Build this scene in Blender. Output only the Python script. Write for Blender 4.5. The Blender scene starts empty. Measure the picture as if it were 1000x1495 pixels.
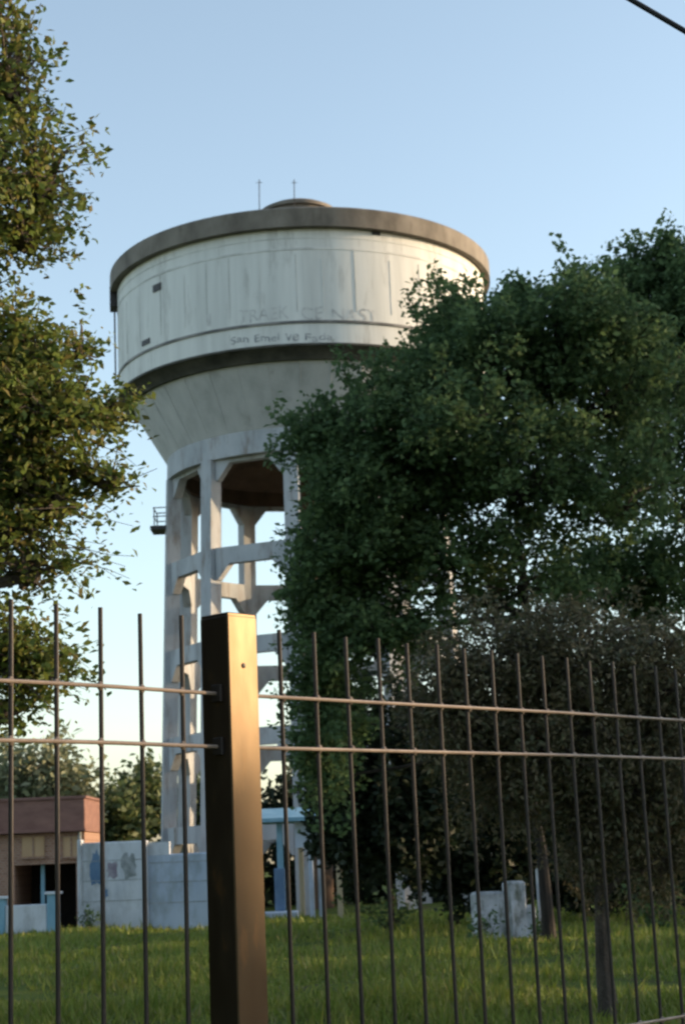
import bpy, math, random
import numpy as np
from mathutils import Matrix, Vector

sc = bpy.context.scene
col = sc.collection
R = math.radians
rng = np.random.default_rng(7)

# ------------------------------------------------------------------ camera
EYE = np.array([0.0, 0.0, 1.55])
PITCH, ROLL, F = R(11.48), 0.042, 2500.0
f_ = np.array([0, math.cos(PITCH), math.sin(PITCH)])
r0 = np.array([1.0, 0, 0])
u0 = np.array([0, -math.sin(PITCH), math.cos(PITCH)])
r_ = math.cos(ROLL) * r0 - math.sin(ROLL) * u0
u_ = math.sin(ROLL) * r0 + math.cos(ROLL) * u0


def ray(x, y):
    return f_ * F + r_ * (x - 500) - u_ * (y - 747.5)


def at(x, y, Y):
    d = ray(x, y)
    return EYE + d * (Y / d[1])


def mpp(p):
    "metres per photo pixel at a point"
    return float(np.dot(np.array(p) - EYE, f_)) / F


cam = bpy.data.cameras.new('camera')
cam.sensor_fit = 'VERTICAL'
cam.sensor_height = 24
cam.lens = F / 1495 * 24
cam.clip_start = 0.05
cam.clip_end = 4000
cam.dof.use_dof = True
cam.dof.focus_distance = 6.5
cam.dof.aperture_fstop = 5.6
camo = bpy.data.objects.new('camera', cam)
col.objects.link(camo)
M = Matrix(((r_[0], u_[0], -f_[0], EYE[0]), (r_[1], u_[1], -f_[1], EYE[1]),
            (r_[2], u_[2], -f_[2], EYE[2]), (0, 0, 0, 1)))
camo.matrix_world = M
sc.camera = camo

# ------------------------------------------------------------------ light
SUN_EL, SUN_ROT = R(9.5), R(79)
w = bpy.data.worlds.new('World')
sc.world = w
w.use_nodes = True
nt = w.node_tree
sky = nt.nodes.new('ShaderNodeTexSky')
sky.sky_type = 'NISHITA'
sky.sun_disc = False
sky.sun_elevation = SUN_EL
sky.sun_rotation = SUN_ROT
sky.altitude = 60
sky.air_density = 1.0
sky.dust_density = 1.2
sky.ozone_density = 1.6
hs = nt.nodes.new('ShaderNodeHueSaturation')
hs.inputs['Saturation'].default_value = 0.77
hs.inputs['Hue'].default_value = 0.494
hs.inputs['Value'].default_value = 0.72
nt.links.new(sky.outputs[0], hs.inputs['Color'])
nt.links.new(hs.outputs[0], nt.nodes['Background'].inputs[0])
nt.nodes['Background'].inputs[1].default_value = 0.15
sd = Vector((math.sin(SUN_ROT) * math.cos(SUN_EL), math.cos(SUN_ROT) * math.cos(SUN_EL), math.sin(SUN_EL)))
sl = bpy.data.lights.new('sun', 'SUN')
sl.energy = 2.0
sl.angle = R(0.5)
sl.color = (1.0, 0.72, 0.42)
so = bpy.data.objects.new('sun', sl)
col.objects.link(so)
so.location = (30, 10, 30)
so.rotation_euler = sd.to_track_quat('Z', 'Y').to_euler()

sc.view_settings.view_transform = 'Standard'
sc.view_settings.look = 'None'
sc.view_settings.gamma = 1
sc.view_settings.exposure = 1.85
sc.render.engine = 'CYCLES'
sc.cycles.max_bounces = 6
sc.cycles.transparent_max_bounces = 4
sc.cycles.pixel_filter_type = 'BLACKMAN_HARRIS'
sc.cycles.filter_width = 2.4
sc.cycles.use_denoising = True


# ------------------------------------------------------------------ materials
def mat(name):
    m = bpy.data.materials.new(name)
    m.use_nodes = True
    return m, m.node_tree, m.node_tree.nodes['Principled BSDF']


def N(nt, t, **kw):
    n = nt.nodes.new(t)
    for k, v in kw.items():
        setattr(n, k, v)
    return n


def ramp(nt, fac, stops):
    cr = N(nt, 'ShaderNodeValToRGB')
    e = cr.color_ramp.elements
    while len(e) < len(stops):
        e.new(0.5)
    for el, (p, c) in zip(e, stops):
        el.position = p
        el.color = (*c, 1) if len(c) == 3 else c
    nt.links.new(fac, cr.inputs[0])
    return cr.outputs[0]


def noisy(name, stops, scale=(3, 3, 3), detail=6, rough=0.8, spec=0.3, bump=0.2, bscale=25, nscale=1.0, extra=None):
    """procedural surface: noise driven colour ramp in object space plus bump"""
    m, nt, b = mat(name)
    tc = N(nt, 'ShaderNodeTexCoord')
    mp = N(nt, 'ShaderNodeMapping')
    mp.inputs['Scale'].default_value = scale
    nt.links.new(tc.outputs['Object'], mp.inputs[0])
    n = N(nt, 'ShaderNodeTexNoise')
    n.inputs['Scale'].default_value = nscale
    n.inputs['Detail'].default_value = detail
    n.inputs['Roughness'].default_value = 0.62
    nt.links.new(mp.outputs[0], n.inputs[0])
    c = ramp(nt, n.outputs[0], stops)
    if extra:
        c = extra(nt, tc, c)
    nt.links.new(c, b.inputs['Base Color'])
    b.inputs['Roughness'].default_value = rough
    b.inputs['Specular IOR Level'].default_value = spec
    if bump:
        n2 = N(nt, 'ShaderNodeTexNoise')
        n2.inputs['Scale'].default_value = bscale
        n2.inputs['Detail'].default_value = 4
        nt.links.new(tc.outputs['Object'], n2.inputs[0])
        bp = N(nt, 'ShaderNodeBump')
        bp.inputs['Strength'].default_value = bump
        bp.inputs['Distance'].default_value = 0.02
        nt.links.new(n2.outputs[0], bp.inputs['Height'])
        nt.links.new(bp.outputs[0], b.inputs['Normal'])
    return m


def stain(scale, stops, colour):
    """second layer of blotches multiplied over a base colour (wear with a shape of its own)"""
    def fn(nt, tc, c):
        mp = N(nt, 'ShaderNodeMapping')
        mp.inputs['Scale'].default_value = scale
        nt.links.new(tc.outputs['Object'], mp.inputs[0])
        n = N(nt, 'ShaderNodeTexNoise')
        n.inputs['Scale'].default_value = 1
        n.inputs['Detail'].default_value = 8
        n.inputs['Roughness'].default_value = 0.7
        nt.links.new(mp.outputs[0], n.inputs[0])
        cr = N(nt, 'ShaderNodeValToRGB')
        cr.color_ramp.elements[0].position, cr.color_ramp.elements[1].position = stops
        nt.links.new(n.outputs[0], cr.inputs[0])
        mx = N(nt, 'ShaderNodeMix', data_type='RGBA')
        nt.links.new(cr.outputs[0], mx.inputs['Factor'])
        nt.links.new(c, mx.inputs[6])
        mx.inputs[7].default_value = (*colour, 1)
        return mx.outputs[2]
    return fn


def leafmat(name, cols, trans=0.3, rough=0.55):
    m, nt, b = mat(name)
    g = N(nt, 'ShaderNodeNewGeometry')
    k = len(cols)
    c = ramp(nt, g.outputs['Random Per Island'], [(i / max(1, k - 1), cc) for i, cc in enumerate(cols)])
    nt.links.new(c, b.inputs['Base Color'])
    b.inputs['Roughness'].default_value = rough
    b.inputs['Specular IOR Level'].default_value = 0.25
    t = N(nt, 'ShaderNodeBsdfTranslucent')
    nt.links.new(c, t.inputs[0])
    mx = N(nt, 'ShaderNodeMixShader')
    mx.inputs[0].default_value = trans
    nt.links.new(b.outputs[0], mx.inputs[1])
    nt.links.new(t.outputs[0], mx.inputs[2])
    nt.links.new(mx.outputs[0], nt.nodes['Material Output'].inputs[0])
    return m


MAT = {}
MAT['tank_paint'] = noisy('tank_paint', [(0.3, (.54, .545, .53)), (0.55, (.66, .665, .645)), (0.8, (.72, .72, .70))], (2.2, 2.2, .12), bump=.1,
                          extra=stain((1.7, 1.7, .35), (.54, .80), (.27, .26, .24)))
MAT['chamfer'] = noisy('chamfer_paint', [(0.3, (.46, .47, .46)), (0.6, (.60, .61, .60))], (1.5, 1.5, .6), bump=.1,
                       extra=stain((1.2, 1.2, .8), (.60, .80), (.12, .12, .10)))
MAT['cap'] = noisy('cap_concrete', [(0.3, (.10, .088, .075)), (0.5, (.165, .145, .122)), (0.75, (.235, .21, .18))], (1.3, 1.3, .8), bump=.25,
                   extra=stain((2, 2, .5), (.55, .75), (.09, .075, .06)))
MAT['dark_band'] = noisy('dark_concrete', [(0.3, (.035, .035, .03)), (0.7, (.10, .095, .08))], (2, 2, 2))
MAT['cone'] = noisy('cone_concrete', [(0.3, (.36, .365, .37)), (0.5, (.46, .465, .475)), (0.75, (.54, .54, .55))], (1.6, 1.6, .25), bump=.15,
                    extra=stain((1.1, 1.1, .2), (.58, .82), (.15, .14, .13)))
MAT['column'] = noisy('column_concrete', [(0.3, (.29, .31, .335)), (0.5, (.38, .40, .43)), (0.75, (.46, .475, .50))], (1.5, 1.5, .5), bump=.15,
                      extra=stain((2.4, 2.4, .5), (.52, .74), (.17, .13, .10)))
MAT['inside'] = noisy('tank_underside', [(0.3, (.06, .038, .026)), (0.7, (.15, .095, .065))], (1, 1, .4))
MAT['steel_dark'] = noisy('dark_steel', [(0.3, (.02, .02, .022)), (0.7, (.05, .045, .045))], (6, 6, 6), rough=.5)
MAT['lettering'] = noisy('dark_lettering', [(0.38, (.12, .13, .16)), (0.62, (.50, .50, .51))], (3, 3, 3), bump=0)
MAT['lettering_faded'] = noisy('faded_lettering', [(0.35, (.38, .38, .38)), (0.6, (.62, .62, .61))], (3, 3, 3), bump=0)
MAT['seam'] = noisy('seam', [(0.4, (.42, .42, .41)), (0.6, (.64, .64, .62))], (1, 1, .6), bump=0)
MAT['ledge'] = noisy('ledge', [(0.4, (.12, .12, .12)), (0.65, (.28, .27, .26))], (1, 1, .6), bump=0)

# satin black post: lit face glares under the low sun
def postmat():
    m, nt, b = mat('satin_black_paint')
    tc = N(nt, 'ShaderNodeTexCoord')
    n = N(nt, 'ShaderNodeTexNoise')
    n.inputs['Scale'].default_value = 9
    n.inputs['Detail'].default_value = 7
    mp = N(nt, 'ShaderNodeMapping')
    mp.inputs['Scale'].default_value = (2, 2, .7)
    nt.links.new(tc.outputs['Object'], mp.inputs[0])
    nt.links.new(mp.outputs[0], n.inputs[0])
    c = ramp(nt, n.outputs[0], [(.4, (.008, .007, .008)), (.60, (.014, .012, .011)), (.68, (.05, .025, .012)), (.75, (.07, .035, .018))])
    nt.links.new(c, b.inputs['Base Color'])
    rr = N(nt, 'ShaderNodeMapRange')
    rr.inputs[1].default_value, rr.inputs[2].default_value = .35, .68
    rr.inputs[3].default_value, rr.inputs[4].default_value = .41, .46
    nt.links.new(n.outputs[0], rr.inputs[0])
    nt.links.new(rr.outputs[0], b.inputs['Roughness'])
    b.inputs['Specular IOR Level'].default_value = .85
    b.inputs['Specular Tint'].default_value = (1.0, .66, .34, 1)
    bp = N(nt, 'ShaderNodeBump')
    bp.inputs['Strength'].default_value = .12
    bp.inputs['Distance'].default_value = .004
    nt.links.new(n.outputs[0], bp.inputs['Height'])
    nt.links.new(bp.outputs[0], b.inputs['Normal'])
    return m


MAT['post'] = postmat()
MAT['bar'] = noisy('dark_brown_paint', [(0.35, (.014, .011, .011)), (0.7, (.035, .024, .02))], (20, 20, 5), rough=.5, spec=.4, bump=.1)
MAT['rail'] = noisy('weathered_rail_paint', [(0.35, (.16, .12, .095)), (0.7, (.26, .20, .16))], (8, 8, 8), rough=.45, spec=.5, bump=.1)
MAT['bark'] = noisy('bark', [(0.35, (.045, .036, .030)), (0.7, (.13, .105, .085))], (14, 14, 2.5), bump=1, bscale=30)
MAT['bark_dark'] = noisy('bark_dark', [(0.35, (.016, .012, .010)), (0.7, (.05, .038, .03))], (6, 6, 1.2), bump=.6, bscale=18)
MAT['leaf_right'] = leafmat('leaf_right', [(.06, .098, .046), (.095, .158, .066), (.135, .205, .082), (.078, .135, .060)], trans=.42, rough=.75)
MAT['leaf_left'] = leafmat('leaf_left', [(.09, .125, .03), (.17, .20, .042), (.19, .155, .05), (.11, .15, .036), (.14, .20, .05), (.17, .22, .06)], trans=.45)
MAT['leaf_brown'] = leafmat('leaf_brown', [(.08, .09, .048), (.135, .125, .07), (.18, .145, .085), (.10, .115, .055)])
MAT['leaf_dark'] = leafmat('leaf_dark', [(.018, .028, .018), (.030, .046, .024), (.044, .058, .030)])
MAT['leaf_far'] = leafmat('leaf_far', [(.06, .09, .035), (.10, .135, .05), (.15, .165, .07)])
MAT['leaf_sky_glare'] = leafmat('leaf_sky_glare', [(.16, .19, .10), (.24, .26, .15), (.30, .30, .19)])  # leaves paled so that their colour carries the sky glare
MAT['blade'] = leafmat('grass_blade', [(.125, .18, .028), (.185, .25, .042), (.26, .27, .06), (.15, .215, .034), (.24, .22, .09)], trans=.35)
MAT['ground'] = noisy('ground', [(0.3, (.075, .06, .035)), (0.45, (.07, .095, .022)), (0.6, (.09, .12, .024)), (0.75, (.13, .12, .05))], (.8, .8, .8), rough=1, spec=.05, bump=.5, bscale=14)
MAT['white_wall'] = noisy('whitewash', [(0.3, (.44, .47, .53)), (0.5, (.62, .65, .71)), (0.75, (.70, .73, .79))], (1.4, 1.4, .7), bump=.15,
                          extra=stain((1, 1, .5), (.48, .78), (.24, .25, .25)))
MAT['blue_wall'] = noisy('pale_blue_wash', [(0.3, (.40, .48, .61)), (0.7, (.55, .62, .74))], (1.4, 1.4, .6), bump=.15, extra=stain((1.3, 1.3, .6), (.5, .75), (.22, .25, .25)))
MAT['rough_white'] = noisy('flaking_whitewash', [(0.35, (.20, .215, .23)), (0.5, (.44, .46, .50)), (0.7, (.58, .60, .66))], (3, 3, 2), bump=.8, bscale=12, extra=stain((4, 4, 1.5), (.52, .66), (.12, .13, .10)))
MAT['blue'] = noisy('blue_paint', [(0.3, (.09, .17, .30)), (0.7, (.18, .28, .42))], (3, 3, 2), bump=.1)
MAT['lightblue'] = noisy('light_blue_paint', [(0.3, (.16, .33, .46)), (0.7, (.26, .44, .56))], (3, 3, 2), bump=.1)
MAT['mural_grey'] = noisy('mural_grey', [(0.4, (.22, .245, .25)), (0.6, (.40, .42, .45))], (4, 4, 4), bump=.1)
MAT['mural_mauve'] = noisy('mural_mauve', [(0.4, (.25, .21, .27)), (0.6, (.40, .38, .43))], (4, 4, 4), bump=.1)
MAT['cream'] = noisy('cream_paint', [(0.3, (.42, .34, .22)), (0.7, (.56, .47, .32))], (3, 3, 1), bump=.1)
MAT['roof'] = noisy('clay_roof', [(0.3, (.17, .088, .075)), (0.7, (.26, .145, .12))], (2, 2, 5), bump=.4)
MAT['pane'] = noisy('shutter', [(0.3, (.40, .26, .15)), (0.7, (.52, .36, .22))], (3, 3, .5), bump=.1)
MAT['dark'] = noisy('dark_opening', [(0.3, (.012, .010, .010)), (0.7, (.03, .025, .022))], (2, 2, 2), bump=0)
MAT['cable'] = noisy('cable_rubber', [(0.3, (.012, .013, .018)), (0.7, (.03, .03, .035))], (9, 9, 9), rough=.6, bump=0)


def brickmat():
    m, nt, b = mat('red_brick')
    tc = N(nt, 'ShaderNodeTexCoord')
    mp = N(nt, 'ShaderNodeMapping')
    mp.inputs['Rotation'].default_value = (R(90), 0, 0)
    nt.links.new(tc.outputs['Object'], mp.inputs[0])
    br = N(nt, 'ShaderNodeTexBrick')
    br.inputs['Scale'].default_value = 3.6
    br.inputs['Color1'].default_value = (.25, .13, .09, 1)
    br.inputs['Color2'].default_value = (.34, .19, .13, 1)
    br.inputs['Mortar'].default_value = (.36, .31, .27, 1)
    nt.links.new(mp.outputs[0], br.inputs[0])
    nt.links.new(br.outputs[0], b.inputs['Base Color'])
    b.inputs['Roughness'].default_value = .9
    return m


MAT['brick'] = brickmat()


# ------------------------------------------------------------------ mesh helpers
class MB:
    def __init__(s):
        s.v, s.f, s.n = [], [], 0

    def add(s, v, f):
        v = np.asarray(v, float).reshape(-1, 3)
        s.f += [tuple(int(i) + s.n for i in q) for q in f]
        s.v.append(v)
        s.n += len(v)
        return s

    def box(s, c, size, rz=0.0, bev=0.0):
        "box with cut vertical and top edges; c is the centre"
        hx, hy, hz = size[0] / 2, size[1] / 2, size[2] / 2
        if bev <= 0:
            v = np.array([(x, y, z) for z in (-hz, hz) for x, y in ((-hx, -hy), (hx, -hy), (hx, hy), (-hx, hy))])
            q = [(0, 3, 2, 1), (4, 5, 6, 7), (0, 1, 5, 4), (1, 2, 6, 5), (2, 3, 7, 6), (3, 0, 4, 7)]
        else:
            b = bev
            ring = [(-hx + b, -hy), (hx - b, -hy), (hx, -hy + b), (hx, hy - b), (hx - b, hy), (-hx + b, hy), (-hx, hy - b), (-hx, -hy + b)]
            ins = [(x * (hx - b) / hx, y * (hy - b) / hy) for x, y in ring]
            v = np.array([(*p, -hz) for p in ring] + [(*p, hz - b) for p in ring] + [(*p, hz) for p in ins])
            q = [tuple(range(7, -1, -1)), tuple(range(16, 24))]
            for l in (0, 8):
                q += [(l + i, l + (i + 1) % 8, l + 8 + (i + 1) % 8, l + 8 + i) for i in range(8)]
        ca, sa = math.cos(rz), math.sin(rz)
        v = v @ np.array([[ca, sa, 0], [-sa, ca, 0], [0, 0, 1]])
        return s.add(v + np.array(c), q)

    def tube(s, pts, rad, k=8):
        pts = np.asarray(pts, float)
        n = len(pts)
        rad = np.broadcast_to(np.asarray(rad, float), (n,))
        t = np.gradient(pts, axis=0)
        t /= np.linalg.norm(t, axis=1, keepdims=True) + 1e-9
        ref = np.array([0, 0, 1.0]) if abs(t[:, 2]).mean() < .8 else np.array([1.0, 0, 0])
        a = np.cross(t, ref)
        a /= np.linalg.norm(a, axis=1, keepdims=True) + 1e-9
        b = np.cross(t, a)
        an = np.linspace(0, 2 * math.pi, k, endpoint=False)
        v = pts[:, None] + rad[:, None, None] * (np.cos(an)[None, :, None] * a[:, None] + np.sin(an)[None, :, None] * b[:, None])
        q = [(i * k + j, i * k + (j + 1) % k, (i + 1) * k + (j + 1) % k, (i + 1) * k + j) for i in range(n - 1) for j in range(k)]
        q += [tuple(range(k))[::-1], tuple(range((n - 1) * k, n * k))]
        return s.add(v.reshape(-1, 3), q)

    def lathe(s, prof, c=(0, 0, 0), k=96, closed=False):
        p = np.array(prof, float)
        n = len(p)
        an = np.linspace(0, 2 * math.pi, k, endpoint=False)
        v = np.stack([p[:, None, 0] * np.cos(an), p[:, None, 0] * np.sin(an), np.repeat(p[:, None, 1], k, 1)], -1).reshape(-1, 3)
        m = n if closed else n - 1
        q = [(i * k + j, i * k + (j + 1) % k, ((i + 1) % n) * k + (j + 1) % k, ((i + 1) % n) * k + j) for i in range(m) for j in range(k)]
        return s.add(v + np.array(c), q)

    def build(s, name, m, parent=None, smooth=False):
        me = bpy.data.meshes.new(name)
        v = np.concatenate(s.v)
        off = np.zeros(3)
        me.from_pydata((v - off).tolist(), [], s.f)
        me.materials.append(MAT[m] if isinstance(m, str) else m)
        if smooth:
            me.polygons.foreach_set('use_smooth', [True] * len(me.polygons))
            try:
                me.set_sharp_from_angle(angle=R(32))
            except Exception:
                pass
        o = bpy.data.objects.new(name, me)
        col.objects.link(o)
        if parent is not None:
            o.parent = parent
            o.matrix_parent_inverse = Matrix.Translation(-Vector(parent.location))
        return o


def tag(o, label=None, cat=None, group=None, kind=None):
    if label: o['label'] = label
    if cat: o['category'] = cat
    if group: o['group'] = group
    if kind: o['kind'] = kind
    return o


def thing(name, loc, label, cat, group=None):
    o = bpy.data.objects.new(name, None)
    o.empty_display_size = .2
    o.location = [float(x) for x in loc]
    col.objects.link(o)
    return tag(o, label, cat, group)


def leaves(P, size, width=.5, droop=0.0, up=.6, outward=None):
    """folded leaf quads at points P: one small two-faced leaf each; returns vertices, faces"""
    n = len(P)
    a = rng.normal(size=(n, 3))
    a[:, 2] = a[:, 2] * .6 - droop
    if outward is not None:
        a += outward
    a /= np.linalg.norm(a, axis=1, keepdims=True)
    nn = rng.normal(size=(n, 3))
    nn[:, 2] += up
    b = np.cross(a, nn)
    b /= np.linalg.norm(b, axis=1, keepdims=True) + 1e-9
    nn = np.cross(b, a)
    s = size * rng.uniform(.6, 1.35, (n, 1))
    v = np.stack([P - a * s * .5, P + b * s * width * .5 + nn * s * .10, P + a * s * .5, P - b * s * width * .5 + nn * s * .10], 1)
    return v.reshape(-1, 3)


def leafmesh(name, V, m, parent, nv=4):
    me = bpy.data.meshes.new(name)
    n = len(V) // nv
    me.vertices.add(len(V))
    me.vertices.foreach_set('co', V.astype(np.float32).ravel())
    me.loops.add(n * nv)
    me.loops.foreach_set('vertex_index', np.arange(n * nv, dtype=np.int32))
    me.polygons.add(n)
    me.polygons.foreach_set('loop_start', np.arange(0, n * nv, nv, dtype=np.int32))
    me.polygons.foreach_set('loop_total', np.full(n, nv, np.int32))
    me.update()
    me.validate()
    me.materials.append(MAT[m])
    o = bpy.data.objects.new(name, me)
    col.objects.link(o)
    if parent is not None:
        o.parent = parent
        o.matrix_parent_inverse = Matrix.Translation(-Vector(parent.location))
    return o


def ell(n, c, r, shell=.55):
    d = rng.normal(size=(n, 3))
    d /= np.linalg.norm(d, axis=1, keepdims=True)
    k = (shell + (1 - shell) * rng.uniform(0, 1, (n, 1)) ** .7) * rng.uniform(.86, 1.12, (n, 1))
    return np.array(c) + d * k * np.array(r), d


def curve(a, b, sag, n=7, jit=0.0):
    t = np.linspace(0, 1, n)[:, None]
    p = a + (b - a) * t
    p[:, 2] += sag * np.sin(t[:, 0] * math.pi)
    if jit:
        p[1:-1] += rng.normal(size=(n - 2, 3)) * jit
    return p


def tree(name, label, cat, base, trunk, lobes, lm, leaf, per, cr, bark='bark', group=None, width=.5, droop=0., up=.6, nbr=60, trunk_r=.2, twigs=True, shell=.5, twig_r=.012):
    """trunk: list of points; lobes: (centre, radii, clusters). Every cluster of leaves hangs on its own twig"""
    o = thing(name, base, label, cat, group)
    trunk = np.array(trunk, float)
    tb = MB()
    n = len(trunk)
    tb.tube(trunk, np.linspace(trunk_r, trunk_r * .3, n) * (1 + .22 * np.exp(-np.arange(n) * 2.5)), 10)
    tr = tb.build('trunk', bark, o, True)
    bb = MB()
    V = []
    for c, r, k in lobes:
        C, d = ell(k, c, r, shell)
        hub = np.array(c) - np.array([0, 0, r[2] * .35])
        j = np.argmin(np.linalg.norm(trunk - hub, axis=1))
        bb.tube(curve(trunk[j], hub, r[2] * .15, 6, .04 * r[0]), np.linspace(trunk_r * .5, trunk_r * .2, 6), 6)
        kk = min(k, nbr)
        for i in range(kk):
            bb.tube(curve(hub + rng.normal(size=3) * np.array(r) * .1, C[i], r[2] * .12, 5, .05 * r[0]), np.linspace(trunk_r * .16, twig_r * .5, 5), 4)
        # leaves along a twig from inside the cluster outwards
        tl = cr * rng.uniform(.7, 1.5, (k, 1))
        dirs = d + rng.normal(size=(k, 3)) * .5
        dirs[:, 2] += .15 - droop
        dirs /= np.linalg.norm(dirs, axis=1, keepdims=True)
        m = rng.poisson(per, k)
        idx = np.repeat(np.arange(k), m)
        t = rng.uniform(-1, 1, (len(idx), 1))
        P = C[idx] + dirs[idx] * t * tl[idx] + rng.normal(size=(len(idx), 3)) * cr * .30 * (1.1 - .5 * np.abs(t))
        P[:, 2] -= droop * t[:, 0] ** 2 * cr
        V.append(leaves(P, leaf, width, droop, up, outward=dirs[idx] * .5))
        if twigs:
            for i in range(0, k, 2):
                bb.tube(np.array([C[i] - dirs[i] * tl[i], C[i] + dirs[i] * tl[i] * .95]), [twig_r, twig_r * .4], 3)
    bb.build('branches', bark, o, False)
    leafmesh('crown', np.concatenate(V), lm, o)
    return o


def lobe(px, py, Y, rx, ry, rz, k):
    c = at(px, py, Y)
    m = mpp(c)
    return (c, (rx * m, ry, rz * m), k)


# ------------------------------------------------------------------ ground
g = MB()
xs = np.concatenate([[-1500, -400, -100], np.linspace(-40, 40, 41), [100, 400, 1500]])
ys = np.concatenate([[-300, -20], np.linspace(0, 80, 41), [120, 300, 1000, 2500]])
gv = np.array([(x, y, (.05 * math.sin(x * .9 + y * .35) + .04 * math.sin(y * .7 - x * .3)) * (1 if abs(x) < 41 and 10 < y < 81 else 0)) for y in ys for x in xs])
nx = len(xs)
g.add(gv, [(j * nx + i, j * nx + i + 1, (j + 1) * nx + i + 1, (j + 1) * nx + i) for j in range(len(ys) - 1) for i in range(nx - 1)])
gr = g.build('ground', 'ground', None, True)
tag(gr, 'wide flat ground under the long grass behind the fence', 'ground', kind='structure')


def gz(x, y):
    return (.05 * np.sin(x * .9 + y * .35) + .04 * np.sin(y * .7 - x * .3))


# long grass: tufts of blades
nb = 150000
yy = 9 + 40 * rng.uniform(0, 1, nb) ** 1.15
xx = rng.uniform(-.26, .26, nb) * yy + rng.normal(0, .3, nb)
dens = np.sin(xx * 1.7 + 1.3 * np.sin(yy * .8)) + np.sin(yy * 1.1 + xx * .5) + rng.normal(0, .7, nb)
keep = dens > -1.55
xx, yy, dens = xx[keep], yy[keep], dens[keep]
n = len(xx)
h = (.085 + .05 * np.clip(dens, -1, 2.5)) * rng.uniform(.5, 1.5, n)
weed = (np.sin(xx * 3.1 + yy * .9) * np.sin(yy * 2.3 - xx * 1.7) > .78)
h[weed] *= 1.6
an = rng.uniform(0, 2 * math.pi, n)
wd = .010 + .0005 * yy
base = np.stack([xx, yy, gz(xx, yy) - .02], 1)
side = np.stack([np.cos(an), np.sin(an), np.zeros(n)], 1) * wd[:, None]
lean = np.stack([rng.normal(0, .4, n), rng.normal(0, .4, n), np.ones(n)], 1) * h[:, None]
V = np.stack([base - side, base + side, base + lean], 1).reshape(-1, 3)
go = leafmesh('grass', V, 'blade', None, 3)
tag(go, 'long green grass growing over the ground behind the fence', 'grass', kind='stuff')

# ------------------------------------------------------------------ water tower
TY = 58.0
ax = at(438, 400, TY)
AX = float(ax[0])
D0 = R(-90 + 0)     # direction to the camera from the axis


def pz(y):
    "height and scale on the tower axis for a photo row"
    x = 438 + (y - 400) * .047
    p = at(x, y, TY)
    return float(p[2]), mpp(p)


def prof(rows):
    return [(rp * pz(y)[1], pz(y)[0]) for y, rp in rows]


tw = thing('water_tower', (AX, TY, 0), 'tall round concrete water tower with white tank on a ring of columns', 'water tower')
CT = (AX, TY, 0)
zc0, m0 = pz(404)
zc1, m1 = pz(430)
RC = 275 * m0
# roof dome with fascia
b = MB()
pr = [(RC - .22, zc1 - .003), (RC, zc1), (RC, zc0 - .06), (RC - .06, zc0)]
for t in np.linspace(.05, 1, 14):
    pr.append(((RC - .06) * math.cos(t * math.pi / 2) + .001, zc0 + 2.05 * math.sin(t * math.pi / 2) ** 1.0 * (1 - .0 * t)))
pr2 = pr[:4] + [((RC - .06) * (1 - t) + .001, zc0 + 1.95 * (t * 1.05 - .05 * t * t)) for t in np.linspace(.04, 1, 16)]
b.lathe(pr2, CT)
b.build('roof_cap', 'cap', tw, True)
# lantern on top
zt = zc0 + 1.62
b = MB()
b.lathe([(1.25, zt), (1.25, zt + .62), (1.36, zt + .64), (1.36, zt + .76), (1.05, zt + .92), (.5, zt + 1.02), (.001, zt + 1.12)], CT, 48)
b.build('roof_lantern', 'cap', tw, True)
# tank wall
zr, mr = pz(553)
RT = 268 * mr
b = MB()
z2, m2 = pz(581)
z3, m3 = pz(595)
z4, m4 = pz(672)
b.lathe([(RT - .3, zc1 - .01), (RT, zc1 + .004), (RT, z2)], CT, 128)
tank = b.build('tank_wall', 'tank_paint', tw, True)
# panel seams on tank wall, thin vertical and horizontal strips
def strip(mb, a0, a1, z0, z1, rr, th=.012, k=None):
    k = k or max(1, int(abs(a1 - a0) / .03))
    an = np.linspace(a0, a1, k + 1)
    v, q = [], []
    for a_ in an:
        for r1 in (rr - .01, rr + th):
            for z in (z0, z1):
                v.append((AX + r1 * math.cos(a_), TY + r1 * math.sin(a_), z))
    for i in range(k):
        o = 4 * i
        q += [(o + 2, o + 6, o + 7, o + 3), (o + 3, o + 7, o + 5, o + 1), (o + 0, o + 4, o + 6, o + 2)]
    q += [(0, 2, 3, 1), (4 * k, 4 * k + 1, 4 * k + 3, 4 * k + 2)]
    mb.add(v, q)


def ang(px, rp, xc=441):
    "angle on the tower for a photo column on its near side"
    return -math.pi / 2 + math.asin(max(-1, min(1, (px - xc) / rp)))


b = MB()
for i in range(40):
    a = -math.pi / 2 + i * 2 * math.pi / 40 + .03 * math.sin(i * 5.1)
    strip(b, a - .0025, a + .0025, zr + .35, zc1 - (.85 + .15 * math.sin(i * 2.3)), RT, .010)
strip(b, 0, 2 * math.pi, zc1 - .70, zc1 - .64, RT, .014, 128)
strip(b, 0, 2 * math.pi, zc1 - .32, zc1 - .29, RT, .010, 128)
b.build('panel_seams', 'seam', tank)
# ledge ring
b = MB()
b.lathe([(RT - .02, zr + .06), (RT + .045, zr + .05), (RT + .045, zr - .03), (RT - .02, zr - .035)], CT, 128, True)
b.build('ledge_ring', 'ledge', tw, True)
# dark underside band between the wall and the cone
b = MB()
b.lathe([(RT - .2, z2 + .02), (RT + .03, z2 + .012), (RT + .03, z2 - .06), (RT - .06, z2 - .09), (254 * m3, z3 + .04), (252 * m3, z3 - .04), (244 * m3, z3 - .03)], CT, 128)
b.build('dark_underside', 'dark_band', tw, True)
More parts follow.
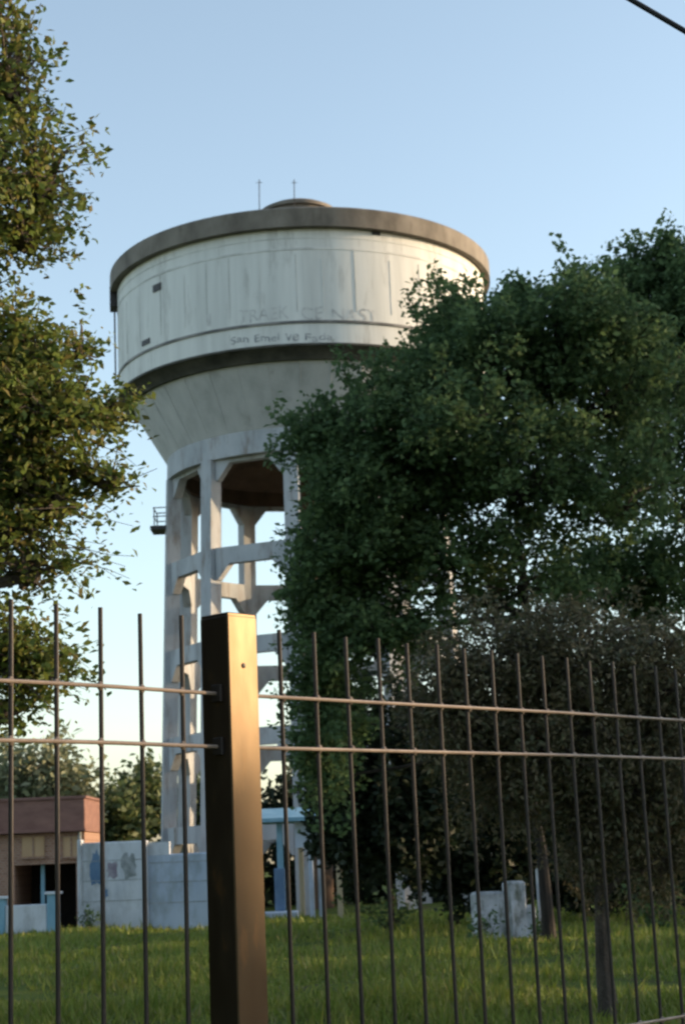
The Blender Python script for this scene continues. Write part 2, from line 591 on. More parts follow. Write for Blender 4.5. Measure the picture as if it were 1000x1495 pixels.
# cone
b = MB()
b.lathe([(248 * m3, z3 + .01), (203 * m4, z4)], CT, 128)
cone = b.build('cone', 'cone', tw, True)
b = MB()
for i in range(36):      # board marks left by the shuttering, running down the cone
    a = i * 2 * math.pi / 36
    p0 = np.array([AX + (248 * m3 + .002) * math.cos(a), TY + (248 * m3 + .002) * math.sin(a), z3])
    p1 = np.array([AX + (203 * m4 + .002) * math.cos(a), TY + (203 * m4 + .002) * math.sin(a), z4 + .02])
    b.tube([p0, p1], .018, 4)
b.build('board_marks', 'cone', cone)
# ring beam (hollow) + floor slab
z5, m5 = pz(703)
RB = 203 * m4
b = MB()
b.lathe([(RB, z4 + .01), (RB + .02, z5), (RB - .30, z5)], CT, 120)
rb = b.build('ring_beam', 'column', tw, True)
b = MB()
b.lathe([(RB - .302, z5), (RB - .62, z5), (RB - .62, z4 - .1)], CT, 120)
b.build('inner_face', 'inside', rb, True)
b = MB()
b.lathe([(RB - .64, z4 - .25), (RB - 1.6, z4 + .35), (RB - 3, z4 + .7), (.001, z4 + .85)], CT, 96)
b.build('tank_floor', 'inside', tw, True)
# columns
NC = 10
A0 = -math.pi / 2 - math.asin(.09)
rows = [703, 835, 960, 1085, 1213, 1332]
zs = [pz(y)[0] for y in rows]
zs[-1] = -.1
rs = [(196 + (y - 703) * .052) * pz(y)[1] for y in rows]


def pol(a, r, z):
    return np.array([AX + r * math.cos(a), TY + r * math.sin(a), z])


def obox(mb, p0, p1, wr, wt, radial0, radial1):
    "prism from p0 to p1, wr wide along radial, wt wide across (horizontal)"
    v = []
    for p, rd in ((p0, radial0), (p1, radial1)):
        ta = np.array([-rd[1], rd[0], 0])
        for sr, st in ((-1, -1), (1, -1), (1, 1), (-1, 1)):
            v.append(p + rd * sr * wr / 2 + ta * st * wt / 2)
    mb.add(v, [(3, 2, 1, 0), (4, 5, 6, 7), (0, 1, 5, 4), (1, 2, 6, 5), (2, 3, 7, 6), (3, 0, 4, 7)])


for i in range(NC):
    a = A0 + i * 2 * math.pi / NC
    rd = np.array([math.cos(a), math.sin(a), 0])
    b = MB()
    for k in range(5):
        obox(b, pol(a, rs[k], zs[k] + (.03 if k == 0 else 0)), pol(a, rs[k + 1], zs[k + 1]), .47, .47, rd, rd)
    b.build('column', 'column', tw)
# tie beams between neighbouring columns, with haunches at the column
for k in range(0, 5):
    for i in range(NC):
        a = A0 + i * 2 * math.pi / NC
        a2 = a + 2 * math.pi / NC
        p, q = pol(a, rs[k], zs[k]), pol(a2, rs[k], zs[k])
        d = q - p
        L = np.linalg.norm(d)
        d /= L
        nrm = np.array([d[1], -d[0], 0])
        hw, hb = (.15, .62 if k else .3)
        b = MB()
        if k:
            top, bot = .27, -.27
        else:
            top, bot = .0, -.12
        s0, s1 = .24, L - .24
        hl, hh = .50, (.50 if k else .55)
        out = [(s0, top), (s1, top), (s1, bot - hh), (s1 - .07, bot - hh), (s1 - hl, bot), (s0 + hl, bot), (s0 + .07, bot - hh), (s0, bot - hh)]
        v = [p + d * s_ + np.array([0, 0, z_]) + nrm * e for e in (-hw, hw) for s_, z_ in out]
        m_ = len(out)
        b.add(v, [tuple(range(m_))[::-1], tuple(range(m_, 2 * m_))] + [(j, (j + 1) % m_, m_ + (j + 1) % m_, m_ + j) for j in range(m_)])
        b.build('tie_beam' if k else 'beam_haunch', 'column', tw)
# central down pipe
b = MB()
b.tube([(AX, TY, -.1), (AX, TY, z4 + .8)], .34, 20)
b.build('riser_pipe', 'inside', tw, True)
# small service platform on the left column with rail
zp = pz(772)[0]
aL = ang(246, 200, 455)
pp = at(234, 771, TY - .6)
b = MB()
b.box((pp[0] + .12, pp[1], pp[2] - .07), (.80, 1.0, .13))
plat = b.build('service_platform', 'steel_dark', tw)
b = MB()
for sx in (-.26, .30):
    for sy in (-.46, .46):
        b.tube([(pp[0] + .12 + sx, pp[1] + sy, pp[2]), (pp[0] + .12 + sx, pp[1] + sy, pp[2] + .62)], .022, 6)
for zz in (.32, .62):
    for sy in (-.46, .46):
        b.tube([(pp[0] - .18, pp[1] + sy, pp[2] + zz), (pp[0] + .46, pp[1] + sy, pp[2] + zz)], .02, 6)
    b.tube([(pp[0] - .16, pp[1] - .46, pp[2] + zz), (pp[0] - .16, pp[1] + .46, pp[2] + zz)], .02, 6)
b.build('guard_rail', 'steel_dark', plat)
# ladder running down the tank's left flank
aLd = math.pi + R(7)
b = MB()
rd = np.array([math.cos(aLd), math.sin(aLd), 0])
ta = np.array([-rd[1], rd[0], 0])
cL = np.array([AX, TY, 0])
for s_ in (-.2, .2):
    b.tube([cL + rd * (RT + .10) + ta * s_ + [0, 0, zr - .1], cL + rd * (RT + .10) + ta * s_ + [0, 0, zc1 - .05]], .03, 6)
for z in np.arange(zr, zc1 - .1, .3):
    b.tube([cL + rd * (RT + .10) - ta * .2 + [0, 0, z], cL + rd * (RT + .10) + ta * .2 + [0, 0, z]], .02, 5)
b.build('ladder', 'steel_dark', tw)
# drain box under the cap at the left flank
b = MB()
c_ = cL + rd * (RT + .13)
b.box((c_[0], c_[1], zc1 - .15), (.26, .7, .75), aLd, .04)
b.build('overflow_box', 'steel_dark', tw)
# aerials on the roof
for px_, top in ((379, 262), (430, 262)):
    p0 = at(px_, 312, TY - 1.5)
    p1 = at(px_ - .5, top, TY - 1.5)
    b = MB()
    b.tube([p0 - np.array([0, 0, .5]), p0, p1], .018, 6)
    b.tube([p1 - np.array([.10, 0, .12]), p1 - np.array([-.10, 0, .12])], .010, 5)
    b.build('aerial', 'steel_dark', tw)
# vents and old patches on the tank
def tank_patch(px, py, wpx, hpx, name, m, rp=268, th=.03):
    a = ang(px, rp, 441)
    # height from the row: near-side point of the wall in that direction
    Yp = TY + RT * math.sin(a)
    z = at(px, py, Yp)[2]
    mm = mpp(at(px, py, Yp))
    da = wpx * mm / RT / max(.25, abs(math.sin(a)))
    q = MB()
    strip(q, a - da / 2, a + da / 2, z - hpx * mm / 2, z + hpx * mm / 2, RT, th)
    return q.build(name, m, tank)


tank_patch(250, 419, 13, 11, 'vent', 'steel_dark')
tank_patch(231, 499, 13, 8, 'vent', 'steel_dark')
tank_patch(549, 341, 12, 5, 'vent', 'steel_dark')


# writing: weathered painted words wrapped onto the wall
def arc(px, yc, b_):
    return yc - b_ * math.sqrt(max(0, 1 - ((px - 441) / 268) ** 2))


def word(txt, xa, xb, yc, hpx, m, name):
    """painted word spanning two photo columns; letters follow the curve of the wall"""
    cu = bpy.data.curves.new('w', 'FONT')
    cu.body = txt
    cu.resolution_u = 3
    to = bpy.data.objects.new('w', cu)
    col.objects.link(to)
    bpy.context.view_layer.update()
    me = bpy.data.meshes.new_from_object(to.evaluated_get(bpy.context.evaluated_depsgraph_get()))
    bpy.data.objects.remove(to)
    co = np.array([v.co[:] for v in me.vertices])
    mn, mx = co.min(0), co.max(0)
    aa, ab = ang(xa, 268), ang(xb, 268)
    xm = (xa + xb) / 2
    am = ang(xm, 268)
    p = at(xm, arc(xm, yc, 80), TY + RT * math.sin(am))
    hh = hpx * mpp(p)
    a = aa + (co[:, 0] - mn[0]) / (mx[0] - mn[0]) * (ab - aa)
    zz = p[2] + (co[:, 1] - mn[1]) / (mx[1] - mn[1]) * hh + .03 * np.sin(a * 60)
    rr = RT + .006
    out = np.stack([AX + rr * np.cos(a), TY + rr * np.sin(a), zz], 1)
    b = MB()
    b.add(out, [tuple(q.vertices) for q in me.polygons])
    return b.build(name, m, tank)


for txt, xa, xb in (('I', 320, 326), ('TRAEK', 364, 430), ('CE', 446, 474), ('NAST', 486, 546)):
    word(txt, xa, xb, 546, 19, 'lettering_faded', 'faded_word')
for txt, xa, xb in (('San', 352, 376), ('Emel', 384, 416), ('ve', 424, 442), ('Fada', 450, 486)):
    word(txt, xa, xb, 577, 11, 'lettering', 'painted_word')

# ------------------------------------------------------------------ fence
Pa = at(0, 1276, 1)
Pa = (Pa - EYE) * (.55 * F / 277) + EYE
Pb = at(1000, 1234, 1)
Pb = (Pb - EYE) * (.55 * F / 179) + EYE
fd = (Pb - Pa)[:2]
fd /= np.linalg.norm(fd)
fang = math.atan2(fd[1], fd[0])
fn = np.array([fd[1], -fd[0]])


def fp(t, z, off=0.0):
    return np.array([Pa[0] + fd[0] * t + fn[0] * off, Pa[1] + fd[1] * t + fn[1] * off, z])


def fence_t(x, y):
    d = ray(x, y)
    n2 = np.array([-fd[1], fd[0]])
    k = (n2 @ (Pa - EYE)[:2]) / (n2 @ d[:2])
    q = EYE + d * k
    return float((q[:2] - Pa[:2]) @ fd), float(q[2])


tpost = fence_t(336, 1000)[0]
fence = thing('metal_fence', fp(tpost, 0), 'dark metal bar fence in front, with one square post lit gold by the sun', 'fence')
ztop = EYE[2] + .787
zra, zrb, zrc = EYE[2] + .55, EYE[2] + .378, fence_t(990, 1484)[1]
print('zrc', zrc - EYE[2])
pw = .133
zpost = fence_t(336, 903)[1]
b = MB()
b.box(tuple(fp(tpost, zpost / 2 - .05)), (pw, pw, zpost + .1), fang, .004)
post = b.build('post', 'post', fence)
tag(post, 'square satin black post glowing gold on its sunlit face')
b = MB()
b.box(tuple(fp(tpost, zpost + .003)), (pw * .97, pw * .97, .012), fang, .003)
b.build('post_cap', 'post', post)
# two rivets on the street face
for zz in (.30,):
    q = fp(tpost, zpost - zz * .55, pw / 2 + .001)
    b = MB()
    b.lathe([(.009, 0), (.008, .0015), (.004, .0025), (.0005, .003)], (0, 0, 0), 12)
    v = b.v[0]
    b.v[0] = np.stack([v[:, 0] * fd[0] + v[:, 2] * fn[0], v[:, 0] * fd[1] + v[:, 2] * fn[1], v[:, 1]], 1) + q - np.array([0, 0, 0])
    b.build('rivet', 'bar', post)
tl = [.036 + .1675 * k for k in range(-9, 6)]
tr_ = [1.170 + .1688 * k for k in range(0, 58)]
for t in tl + tr_:
    b = MB()
    j = .007 * math.sin(t * 37) + .004 * math.sin(t * 91)
    b.tube([fp(t, zrc - .12), fp(t + j * .3, EYE[2] - .3), fp(t + j, ztop + j)], .0072, 8)
    b.build('bar', 'bar', fence)
for (ta_, tb_) in ((tl[0] - .1, tpost - pw / 2 + .002), (tpost + pw / 2 - .002, tr_[-1] + .1)):
    for z in (zra, zrb, zrc):
        b = MB()
        ts = np.linspace(ta_, tb_, 12)
        b.tube([fp(t, z + .002 * math.sin(t * 5), .013) for t in ts], .0065, 8)
        for t in (tl if ta_ < tpost - 1 else tr_):
            q = fp(t, z + .002 * math.sin(t * 5), .006)
            b.tube([q - np.array([0, 0, .013]), q - np.array([0, 0, .004]), q + np.array([0, 0, .006]), q + np.array([0, 0, .014])], [.006, .0115, .012, .005], 6)
        b.build('rail', 'rail', fence)
for z in (zra, zrb):
    for sg in (-1, 1):
        b = MB()
        c_ = fp(tpost + sg * (pw / 2 + .006), z, .013)
        b.box(tuple(c_), (.012, .045, .055), fang, .002)
        b.build('bracket', 'bar', post)
# low masonry kerb the bars are set into
b = MB()
hw_ = zrc - .08
b.box(tuple(fp((tl[0] + tr_[-1]) / 2, hw_ / 2)), (tr_[-1] - tl[0] + .6, .16, hw_), fang, .015)
kw = b.build('base_wall', 'brick', fence)

# ------------------------------------------------------------------ overhead cable
p0, p1 = at(918, -2, 9.0), at(1000, 46, 9.0)
d = (p1 - p0) / np.linalg.norm(p1 - p0)
b = MB()
ss = np.linspace(-14, 14, 60)
b.tube([p0 + d * s_ + np.array([0, 0, .0015 * s_ * s_]) for s_ in ss], .0165, 8)
b.tube([p0 + d * s_ + np.array([.004 * math.cos(s_ * 9), .02 * math.sin(s_ * 9), .0015 * s_ * s_ + .012 * math.sin(s_ * 9)]) for s_ in np.linspace(-14, 14, 300)], .006, 5)
cb = b.build('power_cable', 'cable', None, True)
tag(cb, 'black overhead cable slanting across the top right corner of the sky', 'cable')

# ------------------------------------------------------------------ walls and buildings behind
def pbox(mb, xa, ya, xb, yb, Y, depth, z0=None, bev=0.0):
    "upright box whose front face spans two photo points at distance Y"
    p, q = at(xa, ya, Y), at(xb, yb, Y)
    zlo = q[2] if z0 is None else z0
    mb.box(((p[0] + q[0]) / 2, Y + depth / 2, (p[2] + zlo) / 2), (abs(q[0] - p[0]), depth, p[2] - zlo), 0, bev)
    return mb


WY = 44.5
pc = at(210, 1350, WY)
wl = thing('painted_wall', (pc[0], WY, 0), 'whitewashed yard wall with blue and grey painted patches, below the tower', 'wall')
b = MB()
pbox(b, 116, 1231, 213, 1360, WY, .25, -.05, .02)
b.build('wall_panel', 'white_wall', wl)
b = MB()
pbox(b, 213.2, 1248, 318, 1360, WY + .06, .25, -.05, .03)
o = b.build('wall_panel', 'blue_wall', wl)
tag(o, 'lower, bluer stretch of the wall')
b = MB()
pbox(b, 213.4, 1230, 248, 1247.6, WY + .06, .22)
b.build('wall_coping', 'white_wall', wl)
for (xa, ya, xb, yb, m_) in ((131, 1242, 150, 1298, 'blue'), (155, 1259, 172, 1283, 'mural_mauve'), (148, 1296, 158, 1312, 'blue'), (177, 1246, 199, 1284, 'mural_grey'), (172, 1290, 190, 1312, 'white_wall')):
    b = MB()
    p, q = at(xa, ya, WY), at(xb, yb, WY)
    v = []
    n_ = 22
    r2 = random.Random(int(xa))
    for k in range(n_):
        a = k * 2 * math.pi / n_
        e = .5 * r2.uniform(.62, 1.15) / max(abs(math.cos(a)), abs(math.sin(a))) ** .7
        v.append(((p[0] + q[0]) / 2 + (q[0] - p[0]) * e * math.cos(a), WY - .006, (p[2] + q[2]) / 2 + (p[2] - q[2]) * e * math.sin(a)))
    v += [(x_, WY + .01, z_) for x_, y_, z_ in v]
    b.add(v, [tuple(range(n_))] + [(j, n_ + j, n_ + (j + 1) % n_, (j + 1) % n_) for j in range(n_)])
    b.build('painted_patch', m_, wl)
b = MB()
pbox(b, 208, 1227, 217, 1360, WY - .05, .36, -.05, .02)
pbox(b, 113, 1226, 121, 1360, WY - .05, .36, -.05, .02)
b.build('pilaster', 'white_wall', wl)
b = MB()
for yy_ in (1258, 1287, 1317):
    for xa, xb in ((121.5, 207.5), (217.5, 317)):
        p, q = at(xa, yy_ + (xa > 200) * 2, WY), at(xb, yy_ + (xa > 200) * 2, WY)
        b.box(((p[0] + q[0]) / 2, WY + (.06 if xa > 200 else 0) - .002, p[2]), (q[0] - p[0], .012, .018))
b.build('block_joints', 'mural_grey', wl)

# brick building on the left
BY = 48.0
pL, pR = at(-90, 1200, BY), at(122, 1200, BY)
bc = at(40, 1340, BY)
bb_ = thing('brick_building', (bc[0], BY, 0), 'low red brick building with dark carport opening at the left edge', 'building')
zt_ = at(60, 1217, BY)[2]
zm = at(60, 1262, BY)[2]
xl, xo0, xo1, xr = at(-160, 1240, BY)[0], at(22, 1290, BY)[0], at(112, 1290, BY)[0], at(124, 1240, BY)[0]
b = MB()
b.box(((xl + xr) / 2, BY + 1.5, (zt_ + zm) / 2), (xr - xl, 3.0, zt_ - zm))
b.box(((xl + xo0) / 2, BY + 1.5, zm / 2 - .05), (xo0 - xl, 2.99, zm + .1))
b.box(((xo1 + xr) / 2, BY + 1.5, zm / 2 - .05), (xr - xo1, 2.99, zm + .1))
b.build('wall', 'brick', bb_)
b = MB()
b.box(((xo0 + xo1) / 2, BY + 2.6, zm / 2 - .05), (xo1 - xo0 - .004, .2, zm + .1))
b.build('recess_wall', 'dark', bb_)
b = MB()
z_e, z_r = at(60, 1216, BY)[2], at(60, 1168, BY)[2]
b.box(((xl + xr) / 2, BY + 1.45, (z_e + z_r) / 2), (xr - xl + .1, 3.3, z_r - z_e), 0, .02)
rf = b.build('roof_parapet', 'roof', bb_)
b = MB()
b.box(((xl + xr) / 2, BY + 1.45, z_r + .03), (xr - xl + .2, 3.4, .07), 0, .015)
b.box(((xl + xr) / 2, BY - .24, z_e + .04), (xr - xl + .16, .12, .07), 0, .01)
b.build('coping', 'roof', rf)
for xa, xb in ((33, 66), (93, 117)):
    p, q = at(xa, 1222, BY), at(xb, 1250, BY)
    b = MB()
    b.box(((p[0] + q[0]) / 2, BY - .01, (p[2] + q[2]) / 2), (q[0] - p[0], .06, p[2] - q[2]), 0, .01)
    wn = b.build('window', 'pane', bb_)
    b = MB()
    cx, cz = (p[0] + q[0]) / 2, (p[2] + q[2]) / 2
    b.box((cx, BY - .05, cz), (.035, .03, p[2] - q[2] - .03))
    b.box((cx, BY - .05, q[2] - .03), (q[0] - p[0] + .08, .10, .05))
    b.build('frame', 'brick', wn)
b = MB()
xd = xr - .12
b.tube([(xd, BY - .08, z_e - .02), (xd, BY - .08, .25), (xd, BY - .2, .12)], .05, 8)
b.build('downpipe', 'mural_grey', bb_)
b = MB()
pbox(b, 60, 1262, 66, 1345, BY + .4, .12, 0)
b.build('door_post', 'lightblue', bb_)

# low white wall with light-blue pillars in front of the building
LY = 44.0
pc = at(35, 1350, LY)
lw = thing('low_wall', (pc[0], LY, 0), 'low white wall with light blue pillars in front of the brick building', 'wall')
b = MB()
pbox(b, -80, 1326, 69, 1360, LY + .05, .2, -.05, .02)
b.build('wall_panel', 'white_wall', lw)
for xa, xb, yt in ((69, 86, 1305), (-2, 8, 1312), (-72, -60, 1312)):
    b = MB()
    pbox(b, xa, yt, xb, 1375, LY, .3, -.05, .02)
    pl_ = b.build('pillar', 'lightblue', lw)
    b = MB()
    p = at((xa + xb) / 2, yt, LY)
    b.box((p[0], LY + .15, p[2] + .025), (.40, .40, .06), 0, .01)
    b.build('pillar_cap', 'white_wall', pl_)

# blue and cream shelter right of the post
SY = 47.0
pc = at(440, 1340, SY)
sh = thing('blue_shelter', (pc[0], SY, 0), 'small pale blue open shelter with cream posts, right of the tower under the trees', 'shelter')
zt_ = at(440, 1196, SY)[2]
x0_, x1_ = at(378, 1200, SY)[0], at(500, 1200, SY)[0]
b = MB()
v = []
for x_ in (x0_, x1_):
    v += [(x_, SY - .4, zt_ - .05), (x_, SY - .4, zt_ + .05), (x_, SY + 1.1, zt_ + .35), (x_, SY + 2.6, zt_ + .05), (x_, SY + 2.6, zt_ - .05)]
b.add(v, [(4, 3, 2, 1, 0), (5, 6, 7, 8, 9), (0, 1, 6, 5), (1, 2, 7, 6), (2, 3, 8, 7), (3, 4, 9, 8), (4, 0, 5, 9)])
b.build('roof', 'lightblue', sh)
for xa, xb, m_, dy in ((403, 412, 'lightblue', 0), (448, 455, 'blue_wall', 0), (461, 467, 'blue_wall', .2), (434, 441, 'cream', 1.5), (488, 496, 'cream', .3)):
    p, q = at(xa, 1200, SY + dy), at(xb, 1200, SY + dy)
    b = MB()
    b.box(((p[0] + q[0]) / 2, SY + dy + .06, (zt_ - .06) / 2 - .03), (q[0] - p[0], .14, zt_ - .06 + .05), 0, .01)
    b.build('support_post', m_, sh)
b = MB()
pbox(b, 430, 1196, 476, 1236, SY + .02, .06)
b.build('sign_board', 'blue_wall', sh)
b = MB()
pbox(b, 400, 1268, 417, 1330, SY - .1, .5, -.02, .02)
b.build('cabinet', 'blue', sh)
b = MB()
pbox(b, 384, 1332, 436, 1352, SY - .6, .5, -.05, .03)
b.build('step', 'blue_wall', sh)

# white block in the grass under the trees
HY = 31.5
pc = at(748, 1370, HY)
wb = thing('white_block', (pc[0], HY, 0), 'broken white concrete block standing in the grass under the right trees', 'block')
b = MB()
for xa, xb, yt, dy, rz in ((690, 736, 1303, 0, .22), (737, 764, 1287, .04, .22), (763, 781, 1322, .1, .05)):
    p, q = at(xa, yt, HY + dy), at(xb, yt, HY + dy)
    b.box(((p[0] + q[0]) / 2, HY + dy + .2, (p[2] - .06) / 2), (q[0] - p[0], .42, p[2] + .06), rz, .04)
b.build('body', 'rough_white', wb)
b = MB()
pbox(b, 783, 1268, 804, 1372, HY + .3, .28, -.05, .02)
b.build('pillar', 'white_wall', wb)

# weeds growing up against the block and along the walls
for wx, wy, wY, n_, hh, lab in ((702, 1352, 31.0, 130, .42, 'leafy weed growing against the left half of the white block'),
                                (788, 1368, 30.6, 110, .4, 'leafy weed growing at the right foot of the white block'),
                                (130, 1362, 44.0, 160, .5, 'leafy weed at the left foot of the whitewashed yard wall'),
                                (575, 1340, 36.0, 420, .9, 'tall pale weed in front of the dark shrub right of the post'),
                                (950, 1330, 33.0, 420, .9, 'tall weed at the right edge behind the small drooping tree')):
    c = at(wx, wy, wY)
    o = thing('weed_plant', (c[0], wY, 0), lab, 'weed', 'weeds in the long grass')
    b = MB()
    P, A_ = [], []
    for q in range(9):
        tip = np.array([c[0] + rng.normal() * hh * .5, wY + rng.normal() * .12, hh * rng.uniform(.6, 1.3)])
        cv = curve(np.array([c[0] + rng.normal() * .08, wY, -.03]), tip, .05, 6, .01)
        b.tube(cv, np.linspace(.008, .003, 6), 4)
        t_ = rng.integers(1, 6, n_ // 9)
        P.append(cv[t_] + rng.normal(size=(len(t_), 3)) * .07)
    b.build('stem', 'bark', o)
    leafmesh('foliage', leaves(np.concatenate(P), .11, .55, .1), 'leaf_right', o)

# ------------------------------------------------------------------ trees
# big green tree on the right
TA = 30.0
b0 = at(800, 1330, TA)
base = (float(b0[0]), TA, 0)
tk = [(base[0], TA, -.1), (base[0] - .05, TA, 1.6), (base[0] - .25, TA + .1, 3.2), at(770, 900, TA), at(750, 720, TA), at(740, 560, TA)]
lobesA = [lobe(700, 525, TA, 120, 2.2, 85, 120), lobe(575, 625, TA - .5, 115, 2.0, 80, 110), lobe(810, 500, TA, 110, 2.2, 75, 110),
          lobe(880, 560, TA + .5, 120, 2.4, 110, 120), lobe(640, 640, TA - 1, 150, 2.4, 100, 125), lobe(540, 740, TA - .5, 95, 1.8, 95, 120),
          lobe(496, 830, TA, 75, 1.4, 70, 80), lobe(770, 690, TA - .8, 140, 2.2, 90, 84), lobe(640, 800, TA, 110, 1.8, 75, 52),
          lobe(760, 850, TA + .3, 110, 1.8, 60, 30), lobe(900, 720, TA, 110, 2.0, 80, 50), lobe(560, 920, TA, 110, 1.5, 60, 50),
          lobe(452, 640, TA - .5, 44, .9, 28, 26), lobe(662, 462, TA, 40, .9, 36, 18), lobe(765, 430, TA, 30, .6, 28, 14),
          lobe(850, 432, TA, 36, .7, 34, 16), lobe(468, 920, TA + .5, 40, 1.0, 70, 40), lobe(486, 1030, TA + 1, 46, 1.0, 80, 60), lobe(470, 1120, TA + 1, 36, .8, 60, 30)]
tree('broadleaf_tree', 'big dark green broadleaf tree covering the right half of the water tower', 'tree', base, tk, lobesA,
     'leaf_right', .125, 92, .44, bark='bark_dark', trunk_r=.105, nbr=34, width=.6)
# taller tree at the right edge
TB = 34.0
b0 = at(1060, 1320, TB)
base = (float(b0[0]), TB, 0)
tk = [(base[0], TB, -.1), (base[0], TB, 2), (base[0] + .1, TB, 5), at(1050, 700, TB), at(1040, 480, TB)]
lobesB = [lobe(1015, 435, TB, 80, 2.0, 75, 100), lobe(1080, 430, TB, 120, 2.2, 110, 90), lobe(980, 560, TB, 120, 2.2, 110, 120),
          lobe(1000, 720, TB, 130, 2.2, 90, 66), lobe(1120, 640, TB, 140, 2.4, 140, 90), lobe(1010, 860, TB, 130, 2.0, 80, 50), lobe(918, 402, TB, 26, .7, 42, 14), lobe(968, 385, TB, 36, .8, 34, 20), lobe(910, 455, TB, 50, 1.0, 50, 50), lobe(930, 850, TB, 70, 1.4, 50, 40), lobe(845, 840, TB, 70, 1.2, 50, 40)]
tree('broadleaf_tree', 'tallest green tree at the right edge, its top rising above the others', 'tree', base, tk, lobesB,
     'leaf_right', .125, 92, .44, bark='bark_dark', trunk_r=.14, nbr=30, width=.6)
# small brownish drooping tree in front, trunk at x 885
TC = 16.8
b0 = at(888, 1470, TC)
base = (float(b0[0]), TC, 0)
tk = [(base[0], TC, -.1), (base[0] - .02, TC, .5), (base[0] + .0, TC, 1.1), at(872, 1180, TC), at(862, 1080, TC), at(850, 980, TC)]
lobesC = [lobe(850, 950, TC, 130, .9, 80, 120), lobe(730, 960, TC, 110, .8, 80, 100), lobe(960, 980, TC, 110, .9, 80, 100), lobe(660, 1040, TC, 80, .7, 90, 80),
          lobe(820, 1090, TC, 120, .9, 100, 130), lobe(930, 1120, TC, 110, .9, 120, 130), lobe(1030, 1080, TC, 110, .9, 150, 100), lobe(740, 1120, TC + .4, 90, .7, 100, 70),
          lobe(860, 1230, TC, 60, .5, 80, 36), lobe(960, 1240, TC, 60, .5, 80, 40)]
tree('small_tree', 'small brownish drooping tree with a leaning trunk in the grass, nearest on the right', 'tree', base, tk, lobesC,
     'leaf_brown', .068, 74, .22, bark='bark', trunk_r=.088, nbr=70, width=.38, droop=.5, twig_r=.006)
# dark shrubs between
for (px_, py_, Y_, rx, rz, k, lab) in ((560, 1130, 36, 110, 150, 170, 'dark leafy shrub right of the post, beneath the big green tree'),
                                       (690, 1170, 38, 120, 150, 170, 'dark leafy shrub behind the white block'),
                                       (880, 1180, 40, 140, 150, 170, 'dark leafy shrub behind the small drooping tree')):
    c = at(px_, py_, Y_)
    base = (float(c[0]), Y_, 0)
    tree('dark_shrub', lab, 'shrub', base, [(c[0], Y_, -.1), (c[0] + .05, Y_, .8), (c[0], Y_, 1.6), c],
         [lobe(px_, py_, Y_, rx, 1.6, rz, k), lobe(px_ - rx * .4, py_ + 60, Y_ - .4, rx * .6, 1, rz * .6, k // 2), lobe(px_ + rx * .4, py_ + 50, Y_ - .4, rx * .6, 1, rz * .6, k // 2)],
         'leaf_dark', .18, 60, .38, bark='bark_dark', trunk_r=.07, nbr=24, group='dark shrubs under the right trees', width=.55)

# left tree close to the camera, trunk out of frame
TL = 12.0
b0 = at(-190, 1400, TL)
base = (float(b0[0]), TL, 0)
tk = [(base[0], TL, -.1), (base[0] + .05, TL, 1.5), at(-170, 900, TL), at(-150, 600, TL), at(-140, 300, TL), at(-130, 60, TL)]
lobesL = [lobe(-40, 250, TL, 105, .8, 120, 120), lobe(14, 110, TL, 60, .5, 90, 34), lobe(-60, 330, TL, 110, .8, 80, 50), lobe(58, 255, TL, 58, .5, 95, 34), lobe(35, 345, TL, 50, .5, 40, 26), lobe(-10, 10, TL, 75, .5, 60, 26),
          lobe(-10, 560, TL, 115, .8, 105, 170), lobe(72, 600, TL - .2, 75, .6, 55, 60), lobe(40, 510, TL, 66, .5, 55, 40), lobe(158, 598, TL, 32, .3, 28, 15),
          lobe(30, 690, TL, 110, .6, 60, 60), lobe(-10, 770, TL, 110, .6, 60, 50), lobe(80, 730, TL, 70, .4, 60, 24), lobe(118, 500, TL, 18, .3, 50, 6),
          lobe(40, 825, TL, 80, .5, 55, 22), lobe(165, 700, TL, 32, .3, 36, 9), lobe(10, 955, TL, 85, .5, 50, 56), lobe(60, 970, TL, 62, .4, 34, 20),
          lobe(0, 1040, TL, 70, .4, 30, 12), lobe(-100, 700, TL, 110, .9, 300, 130)]
tl_o = tree('leafy_tree', 'olive green and brown tree with loose twigs at the left edge of the picture', 'tree', base, tk, lobesL,
            'leaf_left', .066, 34, .21, trunk_r=.17, nbr=40, width=.55, droop=.1, twig_r=.006)
# thin drooping twigs low on the left tree, each with a few leaves along it
b = MB()
P = []
for i in range(44):
    low_ = i < 20
    y_ = rng.uniform(960, 1060) if low_ else rng.uniform(640, 860)
    a_ = at(rng.uniform(-60, 20), y_ - 60, TL + rng.normal() * .2)
    e_ = at(rng.uniform(60, 140) if low_ else rng.uniform(90, 205), y_ + rng.uniform(-30, 30), TL + rng.normal() * .2)
    c_ = curve(a_, e_, rng.uniform(-.02, .12), 8, .016)
    b.tube(c_, np.linspace(.006, .0016, 8), 4)
    for q in range(2, 8):
        k = rng.integers(1, 6)
        P.append(c_[q] + rng.normal(size=(k, 3)) * .035)
b.build('twigs', 'bark', tl_o)
leafmesh('twig_leaves', leaves(np.concatenate(P), .06, .55, .3), 'leaf_left', tl_o)

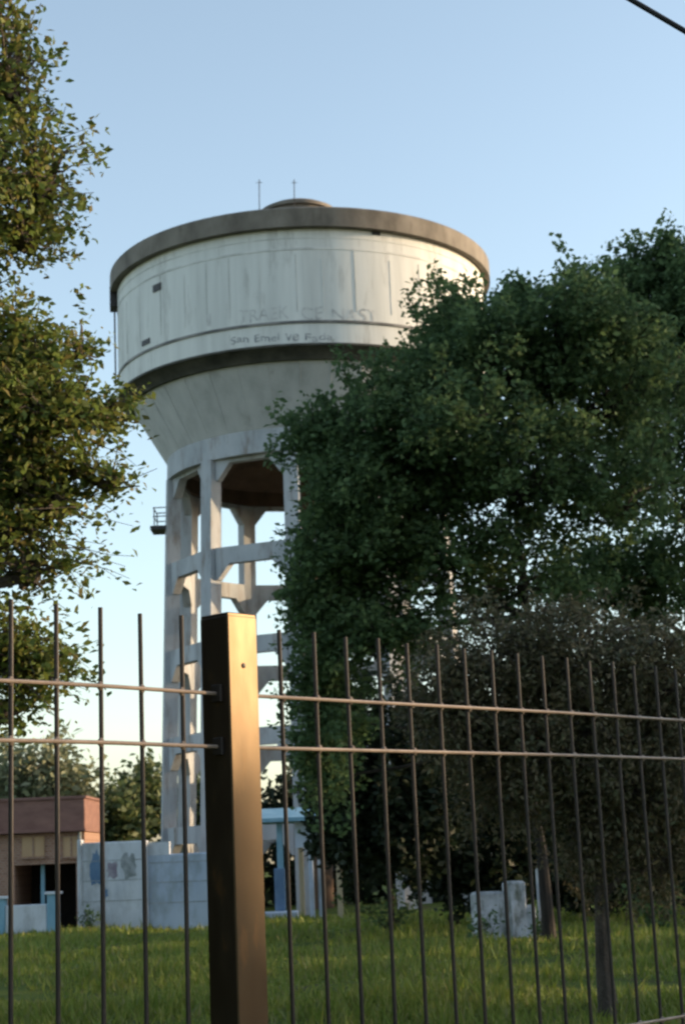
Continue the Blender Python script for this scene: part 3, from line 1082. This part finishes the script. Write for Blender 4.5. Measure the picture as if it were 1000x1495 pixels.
# far trees behind the tower and wall
far = [(60, 1130, 70, 75, 50, 100, 'leaf_sky_glare', 'far tree behind the brick building roof, sky glare painted into its leaves'),
       (205, 1165, 78, 45, 52, 90, 'leaf_far', 'far green tree just left of the tower legs'),
       (150, 1195, 74, 55, 40, 80, 'leaf_far', 'low far tree between the brick building and the tower'),
       (300, 1160, 84, 45, 62, 80, 'leaf_far', 'far green tree seen through the tower legs'),
       (-60, 1140, 72, 70, 55, 60, 'leaf_far', 'far green tree at the very left edge behind the brick building'),
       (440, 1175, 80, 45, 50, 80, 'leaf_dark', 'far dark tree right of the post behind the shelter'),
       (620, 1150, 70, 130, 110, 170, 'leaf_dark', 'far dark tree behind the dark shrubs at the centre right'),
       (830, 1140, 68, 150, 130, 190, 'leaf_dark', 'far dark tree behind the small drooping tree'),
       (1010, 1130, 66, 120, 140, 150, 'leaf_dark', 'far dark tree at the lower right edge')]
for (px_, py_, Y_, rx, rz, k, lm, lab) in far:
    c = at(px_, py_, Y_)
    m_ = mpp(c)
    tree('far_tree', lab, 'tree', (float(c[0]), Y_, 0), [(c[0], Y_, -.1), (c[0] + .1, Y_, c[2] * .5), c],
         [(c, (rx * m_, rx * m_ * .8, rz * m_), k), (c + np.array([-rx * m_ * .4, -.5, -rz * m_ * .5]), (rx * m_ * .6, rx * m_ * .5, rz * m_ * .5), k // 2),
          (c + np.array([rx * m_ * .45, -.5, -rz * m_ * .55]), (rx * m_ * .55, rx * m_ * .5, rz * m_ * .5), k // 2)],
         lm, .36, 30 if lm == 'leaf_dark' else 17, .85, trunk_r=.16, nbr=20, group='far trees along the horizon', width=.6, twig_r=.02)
# hedge along the foot behind the wall
hz = MB()
P = np.stack([rng.uniform(-14, 16, 9000), rng.uniform(62, 64.5, 9000), rng.uniform(0, 1, 9000) ** .8 * 3.0], 1)
P[:, 2] *= .75 + .25 * np.sin(P[:, 0] * 1.3) * np.cos(P[:, 0] * .37)
hg = leafmesh('hedge', leaves(P, .45, .6), 'leaf_dark', None)
tag(hg, 'dark overgrown hedge running along the ground behind the tower', 'hedge', kind='stuff')

# unseen tree row added on the right, keeping the low sun off the lot
n = 26000
Yc = rng.uniform(-10, 130, n)
top = np.where((Yc > 22) & (Yc < 48), 21.0, 8.6) + 1.2 * np.sin(Yc * .9) + .8 * np.sin(Yc * 2.3 + 1)
P = np.stack([rng.uniform(44, 50, n), Yc, rng.uniform(0, 1, n) ** .75 * top], 1)
sr = leafmesh('shade_trees', leaves(P, 1.1, .8), 'leaf_dark', None)
tag(sr, 'dense unseen tree row added off to the right to shade the lot', 'tree row', kind='stuff')

n = 14000  # unseen trees added on the left, darkening what the post reflects
P = np.stack([rng.uniform(-16, -11, n), rng.uniform(-6, 20, n), rng.uniform(0, 1, n) ** .9 * 13], 1)
sl_ = leafmesh('reflection_trees', leaves(P, .8, .8), 'leaf_dark', None)
tag(sl_, 'dense unseen trees added off to the left to darken the reflection in the post', 'reflection_trees', kind='stuff')
